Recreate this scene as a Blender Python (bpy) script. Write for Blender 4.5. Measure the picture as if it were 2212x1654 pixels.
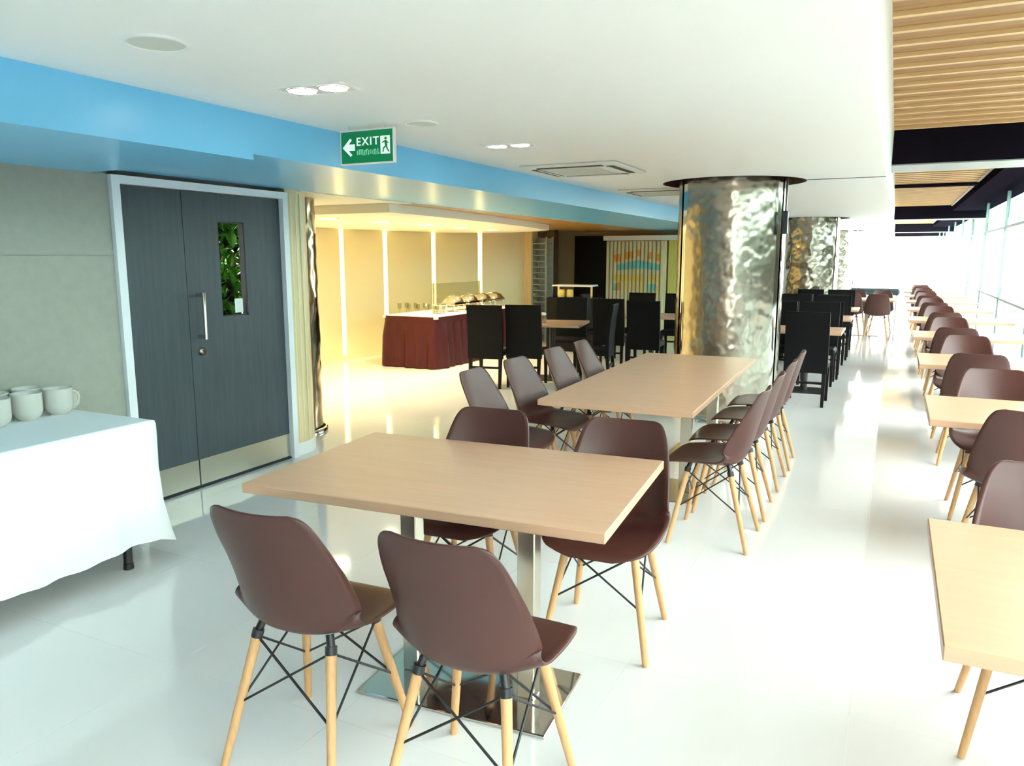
import bpy, math, random
from mathutils import Vector, Matrix, noise

for o in list(bpy.data.objects):
    bpy.data.objects.remove(o)
scn = bpy.context.scene
COL = scn.collection
R = math.radians
random.seed(7)

# ------------------------------------------------------------------ camera
cam_data = bpy.data.cameras.new('camera')
cam_data.sensor_width = 36.0
cam_data.lens = 1650.0 / 2212.0 * 36.0
cam_data.clip_end = 300
cam = bpy.data.objects.new('camera', cam_data)
cam.location = (0, 0, 1.58)
cam.rotation_euler = (R(90 - 9.361), 0, R(26.369))
COL.objects.link(cam)
scn.camera = cam

# ------------------------------------------------------------------ world, exposure
w = bpy.data.worlds.new('sky')
scn.world = w
w.use_nodes = True
bg = w.node_tree.nodes['Background']
bg.inputs[0].default_value = (1.0, 0.985, 0.97, 1)
bg.inputs[1].default_value = 8.0
scn.view_settings.view_transform = 'Standard'
scn.view_settings.look = 'None'
scn.view_settings.gamma = 1.0
scn.view_settings.use_curve_mapping = False
scn.view_settings.exposure = 1.53
scn.cycles.max_bounces = 8
scn.cycles.diffuse_bounces = 6
scn.cycles.glossy_bounces = 4
scn.cycles.transparent_max_bounces = 12
scn.cycles.caustics_reflective = False
scn.cycles.caustics_refractive = False


# ------------------------------------------------------------------ materials
def mat(name, col, rough=0.5, metal=0.0, spec=0.5, emit=None, estr=0.0, grain=None, bump=None):
    m = bpy.data.materials.new(name)
    m.use_nodes = True
    nt = m.node_tree
    b = nt.nodes['Principled BSDF']
    b.inputs['Base Color'].default_value = (*col, 1)
    b.inputs['Roughness'].default_value = rough
    b.inputs['Metallic'].default_value = metal
    b.inputs['Specular IOR Level'].default_value = spec
    if emit:
        b.inputs['Emission Color'].default_value = (*emit, 1)
        b.inputs['Emission Strength'].default_value = estr
    if grain or bump:
        tc = nt.nodes.new('ShaderNodeTexCoord')
        mp = nt.nodes.new('ShaderNodeMapping')
        nt.links.new(tc.outputs['Object'], mp.inputs[0])
    if grain:
        sc, amt, scale3 = grain
        mp.inputs['Scale'].default_value = scale3
        n = nt.nodes.new('ShaderNodeTexNoise')
        n.inputs['Scale'].default_value = sc
        n.inputs['Detail'].default_value = 5
        nt.links.new(mp.outputs[0], n.inputs['Vector'])
        rp = nt.nodes.new('ShaderNodeValToRGB')
        rp.color_ramp.elements[0].position = 0.3
        rp.color_ramp.elements[1].position = 0.7
        lo = tuple(c * (1 - amt) for c in col)
        hi = tuple(min(1, c * (1 + amt)) for c in col)
        rp.color_ramp.elements[0].color = (*lo, 1)
        rp.color_ramp.elements[1].color = (*hi, 1)
        nt.links.new(n.outputs[0], rp.inputs[0])
        nt.links.new(rp.outputs[0], b.inputs['Base Color'])
    if bump:
        sc, st = bump
        n2 = nt.nodes.new('ShaderNodeTexNoise')
        n2.inputs['Scale'].default_value = sc
        nt.links.new(tc.outputs['Object'], n2.inputs['Vector'])
        bp = nt.nodes.new('ShaderNodeBump')
        bp.inputs['Strength'].default_value = st
        bp.inputs['Distance'].default_value = 0.01
        nt.links.new(n2.outputs[0], bp.inputs['Height'])
        nt.links.new(bp.outputs[0], b.inputs['Normal'])
    return m


def glass_mat(name, tint, ior=1.3):
    m = bpy.data.materials.new(name)
    m.use_nodes = True
    nt = m.node_tree
    nt.nodes.clear()
    out = nt.nodes.new('ShaderNodeOutputMaterial')
    mx = nt.nodes.new('ShaderNodeMixShader')
    tr = nt.nodes.new('ShaderNodeBsdfTransparent')
    gl = nt.nodes.new('ShaderNodeBsdfGlossy')
    fr = nt.nodes.new('ShaderNodeFresnel')
    fr.inputs[0].default_value = ior
    tr.inputs[0].default_value = (*tint, 1)
    gl.inputs['Roughness'].default_value = 0.03
    gl.inputs[0].default_value = (0.85, 0.95, 0.92, 1)
    ge = nt.nodes.new('ShaderNodeNewGeometry')
    mu = nt.nodes.new('ShaderNodeMath')
    mu.operation = 'SUBTRACT'
    mu.use_clamp = True
    nt.links.new(fr.outputs[0], mu.inputs[0])
    nt.links.new(ge.outputs['Backfacing'], mu.inputs[1])
    nt.links.new(mu.outputs[0], mx.inputs[0])
    nt.links.new(tr.outputs[0], mx.inputs[1])
    nt.links.new(gl.outputs[0], mx.inputs[2])
    nt.links.new(mx.outputs[0], out.inputs[0])
    return m


M = {}
M['tile'] = mat('floor_tile', (0.72, 0.715, 0.71), 0.07, spec=0.6, grain=(1.2, 0.015, (1, 1, 1)))
M['grout'] = mat('grout', (0.72, 0.715, 0.71), 0.3)
M['ceiling'] = mat('ceiling_paint', (0.86, 0.87, 0.87), 0.7)
M['white'] = mat('white_paint', (0.85, 0.86, 0.86), 0.4)
M['blue'] = mat('blue_gloss_paint', (0.20, 0.60, 0.95), 0.28, spec=0.35)
M['greywall'] = mat('grey_green_laminate', (0.36, 0.355, 0.30), 0.55, grain=(18, 0.04, (1, 1, 1)))
M['door'] = mat('slate_door_laminate', (0.047, 0.061, 0.074), 0.45, grain=(7, 0.14, (6, 6, 0.4)))
M['frame'] = mat('door_frame_paint', (0.82, 0.84, 0.88), 0.35)
M['steel'] = mat('brushed_steel', (0.64, 0.60, 0.50), 0.25, 1.0)
M['polish'] = mat('polished_steel', (0.70, 0.68, 0.64), 0.08, 1.0)
M['hammer'] = mat('hammered_mirror_steel', (0.42, 0.37, 0.30), 0.24, 1.0)
M['beige'] = mat('beige_wood_panel', (0.74, 0.58, 0.34), 0.4, grain=(5, 0.12, (9, 9, 0.35)))
M['shell'] = mat('brown_plastic', (0.068, 0.020, 0.015), 0.40, spec=0.5, bump=(900, 0.04))
M['legwood'] = mat('beech_leg', (0.58, 0.325, 0.145), 0.45, grain=(14, 0.10, (8, 8, 0.7)))
M['blackmetal'] = mat('black_metal', (0.012, 0.012, 0.014), 0.4)
M['top'] = mat('table_laminate', (0.55, 0.335, 0.215), 0.33, grain=(4, 0.05, (0.8, 7, 7)))
M['leather'] = mat('black_leather', (0.004, 0.004, 0.005), 0.6, spec=0.15)
M['blackwood'] = mat('black_wood', (0.006, 0.005, 0.005), 0.55, spec=0.2)
M['cloth'] = mat('white_cloth', (0.88, 0.89, 0.90), 0.8)
M['china'] = mat('white_china', (0.62, 0.59, 0.54), 0.25)
M['red'] = mat('dark_red_satin', (0.045, 0.0015, 0.003), 0.5, spec=0.3)
M['pinkcloth'] = mat('pale_table_cloth', (0.80, 0.72, 0.62), 0.7)
M['cream'] = mat('cream_wall_panel', (0.80, 0.71, 0.43), 0.4)
M['creamceil'] = mat('cream_ceiling', (0.84, 0.80, 0.68), 0.5)
M['woodceil'] = mat('orange_wood_veneer', (0.50, 0.26, 0.07), 0.3, grain=(4, 0.15, (1, 6, 6)))
M['strip'] = mat('warm_light_strip', (0.9, 0.85, 0.5), 0.4, emit=(1.0, 0.84, 0.34), estr=3.4)
M['lampwarm'] = mat('warm_lamp', (1, 0.95, 0.8), 0.4, emit=(1.0, 0.9, 0.62), estr=14)
M['lamp'] = mat('white_lamp', (1, 1, 1), 0.4, emit=(1.0, 0.97, 0.92), estr=14)
M['lamprim'] = mat('lamp_trim_grey', (0.55, 0.55, 0.55), 0.4)
M['speaker'] = mat('speaker_grille', (0.63, 0.64, 0.60), 0.6)
M['dark'] = mat('dark_gap', (0.02, 0.018, 0.02), 0.5)
M['brownrecess'] = mat('dark_brown_recess', (0.10, 0.05, 0.04), 0.5)
M['slot'] = mat('grey_slot', (0.05, 0.05, 0.045), 0.6)
M['mullion'] = mat('teal_grey_mullion', (0.20, 0.29, 0.275), 0.5, spec=0.2)
M['reflection_hedge'] = mat('dark_reflection_hedge', (0.016, 0.014, 0.009), 0.8, spec=0.1)
M['acwhite'] = mat('air_unit_plastic', (0.78, 0.79, 0.75), 0.5)
M['plank'] = mat('timber_board', (0.30, 0.155, 0.052), 0.5, grain=(3.0, 0.22, (0.5, 9, 9)))
M['lit_edge'] = mat('pale_lit_edge', (0.58, 0.39, 0.19), 0.5, grain=(3.0, 0.1, (0.5, 9, 9)))  # pale tone painted in for the light catching the board edges
M['beam'] = mat('black_beam_paint', (0.010, 0.008, 0.013), 0.9, spec=0.0)
M['alu'] = mat('pale_aluminium', (0.62, 0.66, 0.64), 0.35, 0.6)
M['flange'] = mat('grey_flange', (0.20, 0.22, 0.21), 0.5)
M['green'] = mat('sign_green', (0.0, 0.17, 0.05), 0.4, emit=(0.0, 0.30, 0.09), estr=0.08)
M['signwhite'] = mat('sign_white', (0.9, 0.95, 0.92), 0.4, emit=(0.9, 1.0, 0.95), estr=0.12)
M['signpale'] = mat('sign_pale_green', (0.25, 0.62, 0.42), 0.4, emit=(0.25, 0.7, 0.45), estr=0.1)
M['bluegrey'] = mat('blue_grey_metal', (0.22, 0.28, 0.33), 0.35, 0.3)
M['brown'] = mat('dark_brown_wood', (0.06, 0.025, 0.012), 0.4)
M['tan'] = mat('tan_wall', (0.42, 0.30, 0.16), 0.5)
M['artcream'] = mat('screen_cream', (0.78, 0.70, 0.45), 0.5)
M['artorange'] = mat('screen_orange', (0.85, 0.36, 0.05), 0.5)
M['artteal'] = mat('screen_teal', (0.20, 0.62, 0.62), 0.5)
M['artpink'] = mat('screen_pink', (0.80, 0.42, 0.30), 0.5)
M['artyellow'] = mat('screen_yellow', (0.80, 0.62, 0.16), 0.5)
M['lime'] = mat('lime_wall', (0.62, 0.60, 0.16), 0.5)
M['leaf'] = mat('leaf_green', (0.09, 0.34, 0.02), 0.45, grain=(9, 0.75, (1, 1, 1)))
M['leafshade'] = mat('leaf_shade_green', (0.004, 0.016, 0.002), 0.45)  # near-black green paints the shaded gaps between leaves into the foliage
M['stem'] = mat('stem_brown', (0.06, 0.04, 0.02), 0.7)
M['paper'] = mat('paper_notice', (0.75, 0.8, 0.78), 0.6)
M['backwall'] = mat('greige_back_wall', (0.30, 0.255, 0.20), 0.6)
M['ground'] = mat('pale_paving', (0.78, 0.78, 0.74), 0.8)
M['sofa'] = mat('dark_teal_fabric', (0.012, 0.035, 0.038), 0.7)
M['glass'] = glass_mat('clear_glass', (0.93, 0.98, 0.96))
M['tint'] = glass_mat('green_tint_glass', (0.74, 0.90, 0.87))
fm_ = bpy.data.materials.new('teal_glare_filter')
fm_.use_nodes = True
fn = fm_.node_tree
fn.nodes.clear()
fo_ = fn.nodes.new('ShaderNodeOutputMaterial')
fx = fn.nodes.new('ShaderNodeMixShader')
ft = fn.nodes.new('ShaderNodeBsdfTranslucent')
fd = fn.nodes.new('ShaderNodeBsdfDiffuse')
ft.inputs[0].default_value = (0.68, 0.80, 0.79, 1)
fd.inputs[0].default_value = (0.62, 0.72, 0.72, 1)
fx.inputs[0].default_value = 0.25
fn.links.new(ft.outputs[0], fx.inputs[1])
fn.links.new(fd.outputs[0], fx.inputs[2])
fn.links.new(fx.outputs[0], fo_.inputs[0])
M['glare_filter'] = fm_
M['doorglass'] = glass_mat('door_glass', (0.95, 0.98, 0.96), 1.06)
M['bronze'] = mat('bronze_mirror_steel', (0.30, 0.235, 0.16), 0.14, 1.0)
M['drink'] = glass_mat('drinking_glass', (0.85, 0.86, 0.80))


# ------------------------------------------------------------------ mesh building
class MB:
    def __init__(s):
        s.v = []
        s.f = []
        s.smooth = []

    def add(s, vs, fs, smooth=False):
        n = len(s.v)
        s.v += [tuple(p) for p in vs]
        s.f += [tuple(i + n for i in f) for f in fs]
        s.smooth += [smooth] * len(fs)
        return s

    def box(s, x0, x1, y0, y1, z0, z1, bev=0.0, mtx=None):
        if bev <= 0:
            vs = [(x0, y0, z0), (x1, y0, z0), (x1, y1, z0), (x0, y1, z0), (x0, y0, z1), (x1, y0, z1), (x1, y1, z1), (x0, y1, z1)]
            fs = [(3, 2, 1, 0), (4, 5, 6, 7), (0, 1, 5, 4), (1, 2, 6, 5), (2, 3, 7, 6), (3, 0, 4, 7)]
        else:
            b = min(bev, (x1 - x0) / 2.01, (y1 - y0) / 2.01, (z1 - z0) / 2.01)
            c = ((x0 + x1) / 2, (y0 + y1) / 2, (z0 + z1) / 2)
            h = ((x1 - x0) / 2, (y1 - y0) / 2, (z1 - z0) / 2)
            vs = []
            idx = {}
            for sx in (-1, 1):
                for sy in (-1, 1):
                    for sz in (-1, 1):
                        for k in range(3):
                            p = [c[0] + sx * h[0], c[1] + sy * h[1], c[2] + sz * h[2]]
                            for a in range(3):
                                if a != k:
                                    p[a] -= (sx, sy, sz)[a] * b
                            idx[(sx, sy, sz, k)] = len(vs)
                            vs.append(tuple(p))
            fs = []
            for k in range(3):
                a, d = [q for q in range(3) if q != k]
                for sg in (-1, 1):
                    loop = []
                    for (p, q) in ((-1, -1), (1, -1), (1, 1), (-1, 1)):
                        ss = [0, 0, 0]
                        ss[k] = sg
                        ss[a] = p
                        ss[d] = q
                        loop.append(idx[(*ss, k)])
                    fs.append(loop)
            for k in range(3):  # edges along axis k
                a, d = [q for q in range(3) if q != k]
                for p in (-1, 1):
                    for q in (-1, 1):
                        s0 = [0, 0, 0]
                        s1 = [0, 0, 0]
                        for ss, v in ((s0, -1), (s1, 1)):
                            ss[k] = v
                            ss[a] = p
                            ss[d] = q
                        fs.append([idx[(*s0, a)], idx[(*s1, a)], idx[(*s1, d)], idx[(*s0, d)]])
            for sx in (-1, 1):
                for sy in (-1, 1):
                    for sz in (-1, 1):
                        fs.append([idx[(sx, sy, sz, k)] for k in range(3)])
            # orient outward
            out = []
            for f in fs:
                P = [Vector(vs[i]) for i in f]
                n = (P[1] - P[0]).cross(P[2] - P[0])
                m = sum(P, Vector()) / len(P) - Vector(c)
                out.append(tuple(f) if n.dot(m) >= 0 else tuple(reversed(f)))
            fs = out
        if mtx is not None:
            vs = [tuple(mtx @ Vector(p)) for p in vs]
        return s.add(vs, fs)

    def tube(s, p0, p1, r0, r1=None, n=10, caps=True):
        r1 = r0 if r1 is None else r1
        p0, p1 = Vector(p0), Vector(p1)
        d = (p1 - p0).normalized()
        a = d.orthogonal().normalized()
        b = d.cross(a)
        vs = []
        for p, r in ((p0, r0), (p1, r1)):
            for i in range(n):
                t = 2 * math.pi * i / n
                vs.append(p + (a * math.cos(t) + b * math.sin(t)) * r)
        s.add(vs, [(i, (i + 1) % n, n + (i + 1) % n, n + i) for i in range(n)], True)
        if caps:
            s.add(vs, [tuple(reversed(range(n))), tuple(range(n, 2 * n))])
        return s

    def path(s, pts, r, n=8):
        for a, b in zip(pts, pts[1:]):
            s.tube(a, b, r, r, n)
        return s

    def lathe(s, prof, c=(0, 0, 0), n=28, smooth=True, a0=0.0, a1=2 * math.pi):
        full = abs(a1 - a0 - 2 * math.pi) < 1e-6
        m = n if full else n + 1
        vs = []
        for r, z in prof:
            for i in range(m):
                t = a0 + (a1 - a0) * i / n
                vs.append((c[0] + r * math.cos(t), c[1] + r * math.sin(t), c[2] + z))
        fs = []
        for k in range(len(prof) - 1):
            for i in range(n):
                j = (i + 1) % m
                fs.append((k * m + i, k * m + j, (k + 1) * m + j, (k + 1) * m + i))
        return s.add(vs, fs, smooth)

    def disc(s, c, r, n=28, up=False):
        vs = [(c[0] + r * math.cos(2 * math.pi * i / n), c[1] + r * math.sin(2 * math.pi * i / n), c[2]) for i in range(n)]
        f = tuple(range(n))
        return s.add(vs, [f if up else tuple(reversed(f))])

    def prism(s, poly, z0, z1):
        n = len(poly)
        vs = [(x, y, z0) for x, y in poly] + [(x, y, z1) for x, y in poly]
        fs = [tuple(reversed(range(n))), tuple(range(n, 2 * n))]
        fs += [(i, (i + 1) % n, n + (i + 1) % n, n + i) for i in range(n)]
        return s.add(vs, fs)

    def mesh(s, name):
        me = bpy.data.meshes.new(name)
        me.from_pydata(s.v, [], s.f)
        me.polygons.foreach_set('use_smooth', s.smooth)
        me.update()
        return me


def obj(name, mb, m, parent=None, loc=None, rotz=0.0):
    me = mb if isinstance(mb, bpy.types.Mesh) else mb.mesh(name)
    if m is not None and not me.materials:
        me.materials.append(M[m])
    o = bpy.data.objects.new(name, me)
    COL.objects.link(o)
    if parent is not None:
        o.parent = parent
    if loc is not None:
        o.location = loc
    if rotz:
        o.rotation_euler = (0, 0, rotz)
    return o


def tag(o, label, cat, group=None):
    o['label'] = label
    o['category'] = cat
    if group:
        o['group'] = group
    return o


def thing(name, label, cat, loc=(0, 0, 0), rotz=0.0, group=None):
    o = bpy.data.objects.new(name, None)
    o.empty_display_size = 0.1
    COL.objects.link(o)
    o.location = loc
    o.rotation_euler = (0, 0, rotz)
    return tag(o, label, cat, group)


def struct(name, mb, m, label=None, parent=None):
    o = obj(name, mb, m, parent)
    if parent is None:
        o['kind'] = 'structure'
    if label:
        o['label'] = label
    return o


def B(*a, **k):
    return MB().box(*a, **k)


# ------------------------------------------------------------------ the room
CZ = 2.29          # white ceiling
SX = -2.93         # face of the blue bulkhead
WX = -4.2          # wall with the door
UZ = 2.062         # underside of the bulkhead
EX = -0.13         # edge of the white ceiling
GX = 1.55          # glazing
FY = 38.0          # far end
BY = -4.5          # behind the camera
AZ = 2.085         # alcove ceiling

# floor: a grout bed and tiles of 0.8 m
fl = struct('floor', B(-9.0, GX + 0.02, BY, FY, -0.12, -0.0009), 'grout', 'glossy white tiled floor')
TS = 0.8
t_me = B(-TS / 2 + 0.0006, TS / 2 - 0.0006, -TS / 2 + 0.0006, TS / 2 - 0.0006, -0.02, 0.0).mesh('tile')
t_me.materials.append(M['tile'])
rest = MB()
nt = 0
for j in range(54):
    for i in range(14):
        cx = GX + 0.02 - TS * (i + 0.5)
        cy = BY + TS * (j + 0.5)
        if cx < -8.9 or cy > FY:
            continue
        inview = 0.2 < cy < 12.6 and cx > -5.0 + min(0, -(cy - 4.0) * 0.45) and cx > -7.9
        if inview and nt < 150:
            obj('floor_tile', t_me, None, fl, (cx, cy, 0))
            nt += 1
        else:
            rest.box(cx - TS / 2 + .001, cx + TS / 2 - .001, cy - TS / 2 + .001, cy + TS / 2 - .001, -0.02, 0.0)
ro = obj('floor_tiles_beyond', rest, 'tile', fl)
ro['kind'] = 'stuff'

COLS = [(-1.466, 7.79), (-1.466, 15.6), (-1.466, 23.2)]
CR, RR = 0.5, 0.67

# white ceiling with round recesses around the columns
cm = MB()
def rect(x0, x1, y0, y1, z, m=cm):
    m.add([(x0, y0, z), (x0, y1, z), (x1, y1, z), (x1, y0, z)], [(0, 1, 2, 3)])
HS = 1.0
y = BY
for (cx, cy) in COLS:
    rect(SX, EX, y, cy - HS, CZ)
    y = cy + HS
    rect(SX, cx - HS, cy - HS, cy + HS, CZ)
    rect(cx + HS, EX, cy - HS, cy + HS, CZ)
    N = 64
    ins, outs = [], []
    for i in range(N):
        t = 2 * math.pi * (i + 0.5) / N + math.pi / N
        c, s_ = math.cos(t), math.sin(t)
        ins.append((cx + RR * c, cy + RR * s_, CZ))
        k = HS / max(abs(c), abs(s_))
        outs.append((cx + k * c, cy + k * s_, CZ))
    cm.add(ins + outs, [((i + 1) % N, N + (i + 1) % N, N + i, i)[::-1] for i in range(N)])
rect(SX, EX, y, FY, CZ)
ceil = struct('ceiling', cm, 'ceiling', 'flat white plaster ceiling')
for (cx, cy) in COLS:
    rm = MB().lathe([(RR, 0), (RR, 0.10), (CR - 0.02, 0.10)], (cx, cy, CZ), 64, smooth=False)
    obj('column_recess', rm, 'brownrecess', ceil)
# joint across the ceiling beside the first column
obj('ceiling_joint', B(COLS[0][0] + RR - 0.02, EX, 7.76, 7.795, CZ - 0.003, CZ + 0.01), 'slot', ceil)
# roof slab over everything
struct('roof_slab', B(WX - 0.12, GX + 0.6, BY - 0.1, FY + 0.1, 3.0, 3.2), 'ceiling')
struct('roof_alcove', B(-9.2, WX - 0.12, 4.75, FY + 0.1, 2.45, 2.6), 'ceiling')
struct('trim_1', B(EX, EX + 0.03, BY, FY, CZ - 0.0, 3.0), 'white', 'white edge of the plaster ceiling')

# blue bulkhead: deeper near the camera, with a small step
so = struct('trim_2', B(SX - 0.03, SX, BY, 2.985, UZ, 2.45), 'blue', 'sky blue gloss bulkhead above the door')
obj('bulkhead_face', B(SX - 0.03, SX, 2.985, FY, UZ + 0.028, 2.45), 'blue', so)
obj('bulkhead_underside', B(WX, SX - 0.03, BY, 2.985, UZ, UZ + 0.02), 'blue', so)
obj('bulkhead_underside', B(WX, SX - 0.03, 2.985, FY, UZ + 0.028, UZ + 0.05), 'blue', so)

# left wall: grey laminate panels, the door, the beige end
wl = struct('wall_left', B(WX - 0.12, WX - 0.012, BY, 3.10, 0, 3.0), 'greywall', 'grey green laminate panelled wall')
for (z0, z1) in ((0.0, 1.589), (1.591, UZ)):
    obj('wall_panel', B(WX - 0.012, WX, BY, 3.098, z0, z1), 'greywall', wl)
obj('wall_over_door', B(WX - 0.12, WX - 0.101, 3.05, 4.76, 1.95, 3.0), 'greywall', wl)
wb = MB()
prof = [(WX, 4.575), (WX, 4.70), (WX - 0.02, 4.80), (WX - 0.07, 4.88), (WX - 0.15, 4.92), (WX - 0.25, 4.93), (WX - 0.25, 4.575)]
wb.prism(list(reversed(prof)), 0.0, UZ + 0.03)
we = struct('wall_corner', wb, 'beige', 'beige wood grained rounded wall end beside the door')
sk = [(WX + 0.008, 4.58), (WX + 0.008, 4.70), (WX - 0.012, 4.808), (WX - 0.066, 4.888), (WX - 0.15, 4.93), (WX - 0.15, 4.91), (WX - 0.01, 4.7), (WX - 0.01, 4.58)]
struct('baseboard_left', MB().prism(list(reversed(sk)), 0, 0.10), 'white')
gv = we
for yy in (4.625, 4.68, 4.735):
    obj('groove_strip', B(WX - 0.01, WX + 0.002, yy, yy + 0.012, 0.10, UZ), 'artcream', gv)
# wall shutting the alcove off from outside
struct('wall_alcove_side', B(-9.0, WX - 0.25, 4.75, 4.93, 0, 2.4), 'cream')
struct('wall_outer', B(-9.1, -9.0, 4.75, FY, 0, 2.6), 'cream')
struct('wall_upper', B(WX - 0.12, WX - 0.05, 4.75, FY, 2.12, 3.0), 'ceiling')
struct('wall_back', B(WX, GX, BY - 0.1, BY, 0, 3.0), 'backwall')

# double door
D0, D1, DZ = 3.10, 4.575, 2.062
dr = bpy.data.objects.new('door_1', None)
COL.objects.link(dr)
dr.location = (WX, D0, 0)
dr['kind'] = 'structure'
dr['label'] = 'slate grey double door in a white frame'
fr = MB()
fr.box(-0.10, 0.03, 0.0, 0.055, 0, DZ)
obj('door_frame', fr, 'frame', dr)
obj('door_frame', B(-0.10, 0.03, D1 - D0 - 0.055, D1 - D0, 0, DZ), 'frame', dr)
obj('door_frame', B(-0.10, 0.03, 0.055, D1 - D0 - 0.055, DZ - 0.05, DZ), 'frame', dr)
y0, ym, y1 = 0.058, 0.525, D1 - D0 - 0.058
l1 = obj('door_leaf', B(-0.055, -0.01, y0, ym - 0.002, 0.012, DZ - 0.053), 'door', dr)
obj('kick_plate', B(-0.01, -0.006, y0 + 0.004, ym - 0.006, 0.02, 0.20), 'steel', l1)
wy0, wy1, wz0, wz1 = 0.815, 1.055, 1.165, 1.825
lm = MB()
lm.box(-0.055, -0.01, ym + 0.002, wy0, 0.012, DZ - 0.053)
lm.box(-0.055, -0.01, wy1, y1, 0.012, DZ - 0.053)
lm.box(-0.055, -0.01, wy0, wy1, 0.012, wz0)
lm.box(-0.055, -0.01, wy0, wy1, wz1, DZ - 0.053)
l2 = obj('door_leaf', lm, 'door', dr)
obj('kick_plate', B(-0.01, -0.006, ym + 0.006, y1 - 0.004, 0.02, 0.20), 'steel', l2)
obj('vision_glass', B(-0.036, -0.030, wy0, wy1, wz0, wz1), 'doorglass', l2)
vf = MB()
vf.box(-0.055, -0.012, wy1 - 0.012, wy1, wz0, wz1).box(-0.055, -0.012, wy0, wy0 + 0.006, wz0, wz1)
vf.box(-0.055, -0.012, wy0, wy1, wz1 - 0.012, wz1).box(-0.055, -0.012, wy0, wy1, wz0, wz0 + 0.008)
obj('vision_frame', vf, 'blackmetal', l2)
obj('paper_notice', B(-0.0295, -0.0285, wy0 + 0.135, wy0 + 0.21, wz0 + 0.02, wz0 + 0.12), 'paper', l2)
hb = MB()
hy = ym + 0.075
hb.tube((0.055, hy, 1.03), (0.055, hy, 1.345), 0.013)
hb.tube((-0.01, hy, 1.045), (0.055, hy, 1.045), 0.012)
hb.tube((-0.01, hy, 1.33), (0.055, hy, 1.33), 0.012)
obj('pull_handle', hb, 'polish', l2)
kb = MB().tube((-0.01, hy + 0.01, 0.945), (0.004, hy + 0.01, 0.945), 0.03, 0.028, 18)
kb.tube((0.004, hy + 0.01, 0.945), (0.022, hy + 0.01, 0.945), 0.014, 0.012, 14)
obj('lock', kb, 'polish', l2)
obj('door_sill', B(-0.055, 0.002, 0.058, y1, 0.0, 0.012), 'dark', dr)

# shrub behind the door's glass
sh = thing('shrub', 'leafy green shrub seen through the narrow door glass', 'shrub', (-4.64, 4.02, 0))
lf, ld, stm = MB(), MB(), MB()
for k in range(7):
    a = random.uniform(-0.5, 0.5)
    stm.tube((random.uniform(-.2, .2), random.uniform(-.5, .5), 0), (random.uniform(-.2, .2), a, 2.2), 0.018, 0.006, 6)
for k in range(3200):
    p = Vector((random.uniform(-0.2, 0.2), random.uniform(-0.5, 0.52), random.uniform(0.5, 2.3)))
    q = Matrix.Rotation(random.uniform(0, 6.28), 3, 'Z') @ Matrix.Rotation(random.uniform(-1.2, 1.2), 3, 'X')
    L = random.uniform(0.05, 0.09)
    vs = [p + q @ Vector(v) for v in ((0, -L, 0), (L * .45, -L * .2, .008), (L * .35, L * .4, .006), (0, L, -.01), (-L * .35, L * .4, .006), (-L * .45, -L * .2, .008))]
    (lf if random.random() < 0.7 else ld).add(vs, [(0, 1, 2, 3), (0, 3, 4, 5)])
o = obj('foliage', lf, 'leaf', sh); o['kind'] = 'stuff'
o = obj('shade_foliage', ld, 'leafshade', sh); o['kind'] = 'stuff'
obj('stems', stm, 'stem', sh)

# ---- outside ground
struct('ground', B(GX + 0.6, 40, -20, 80, -0.25, -0.13), 'ground')
struct('ground_behind_door', B(-9.0, WX - 0.12, BY, 4.75, -0.02, -0.004), 'ground')

hg = MB()  # unseen dark mass added outside so the steel columns reflect less sky
hv = []
NYH, NZH = 200, 18
for j in range(NZH + 1):
    for i in range(NYH + 1):
        yq, zq = -9.0 + 29.0 * i / NYH, 2.75 * j / NZH
        hv.append((4.2 - 0.25 * noise.noise(Vector((0.0, yq * 3, zq * 3))) + 0.12 * max(0, zq - 2.4), yq, zq - 0.13))
hg.add(hv, [(j * (NYH + 1) + i, (j + 1) * (NYH + 1) + i, (j + 1) * (NYH + 1) + i + 1, j * (NYH + 1) + i + 1) for j in range(NZH) for i in range(NYH)], True)
hg.box(4.4, 5.2, -9.0, 20.0, -0.13, 2.3)
tag(obj('reflection_hedge', hg, 'reflection_hedge'), 'dark leafy bank added out of view to darken the column reflections', 'reflection_hedge')

# ---- timber ceiling by the windows
WZ = 2.76
LX = 1.08
tcl = struct('ceiling_timber', B(EX + 0.03, GX + 0.3, BY, FY, WZ + 0.03, WZ + 0.06), 'brown', 'timber board ceiling along the windows')
PT = 0.288
b_me = B(EX + 0.03, LX, 0, PT - 0.046, WZ, WZ + 0.03).mesh('board'); b_me.materials.append(M['plank'])
s_me = B(EX + 0.03, LX, 0, 0.042, WZ - 0.022, WZ + 0.03).mesh('lit_edge'); s_me.materials.append(M['lit_edge'])
beams = [(8.42, 0.66), (14.2, 0.30), (20.5, 0.6), (31.0, 0.6), (37.2, 0.6)]
yy = 2.13
while yy < FY - 0.3:
    if not any(b0 - 0.1 < yy + PT / 2 < b0 + bw for b0, bw in beams):
        obj('board', b_me, None, tcl, (0, yy, 0))
        obj('lit_edge', s_me, None, tcl, (0, yy + PT - 0.044, 0))
    yy += PT
for k, (b0, bw) in enumerate(beams):
    zb = 2.455 if k != 1 else 2.70
    bo = struct('beam_%d' % (k + 1), B(EX + 0.03, GX + 0.25, b0, b0 + bw, zb, WZ + 0.03), 'beam')
    if k != 1:
        obj('beam_flange', B(EX + 0.03, GX + 0.25, b0 - 0.01, b0 + bw, zb - 0.012, zb), 'flange', bo)
struct('beam_edge', B(LX, GX + 0.25, BY, FY, 2.62, WZ + 0.03), 'beam', 'black edge beam above the glazing')
struct('trim_3', B(LX - 0.03, LX, 2.0, FY, WZ - 0.03, WZ + 0.0), 'alu')

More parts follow.
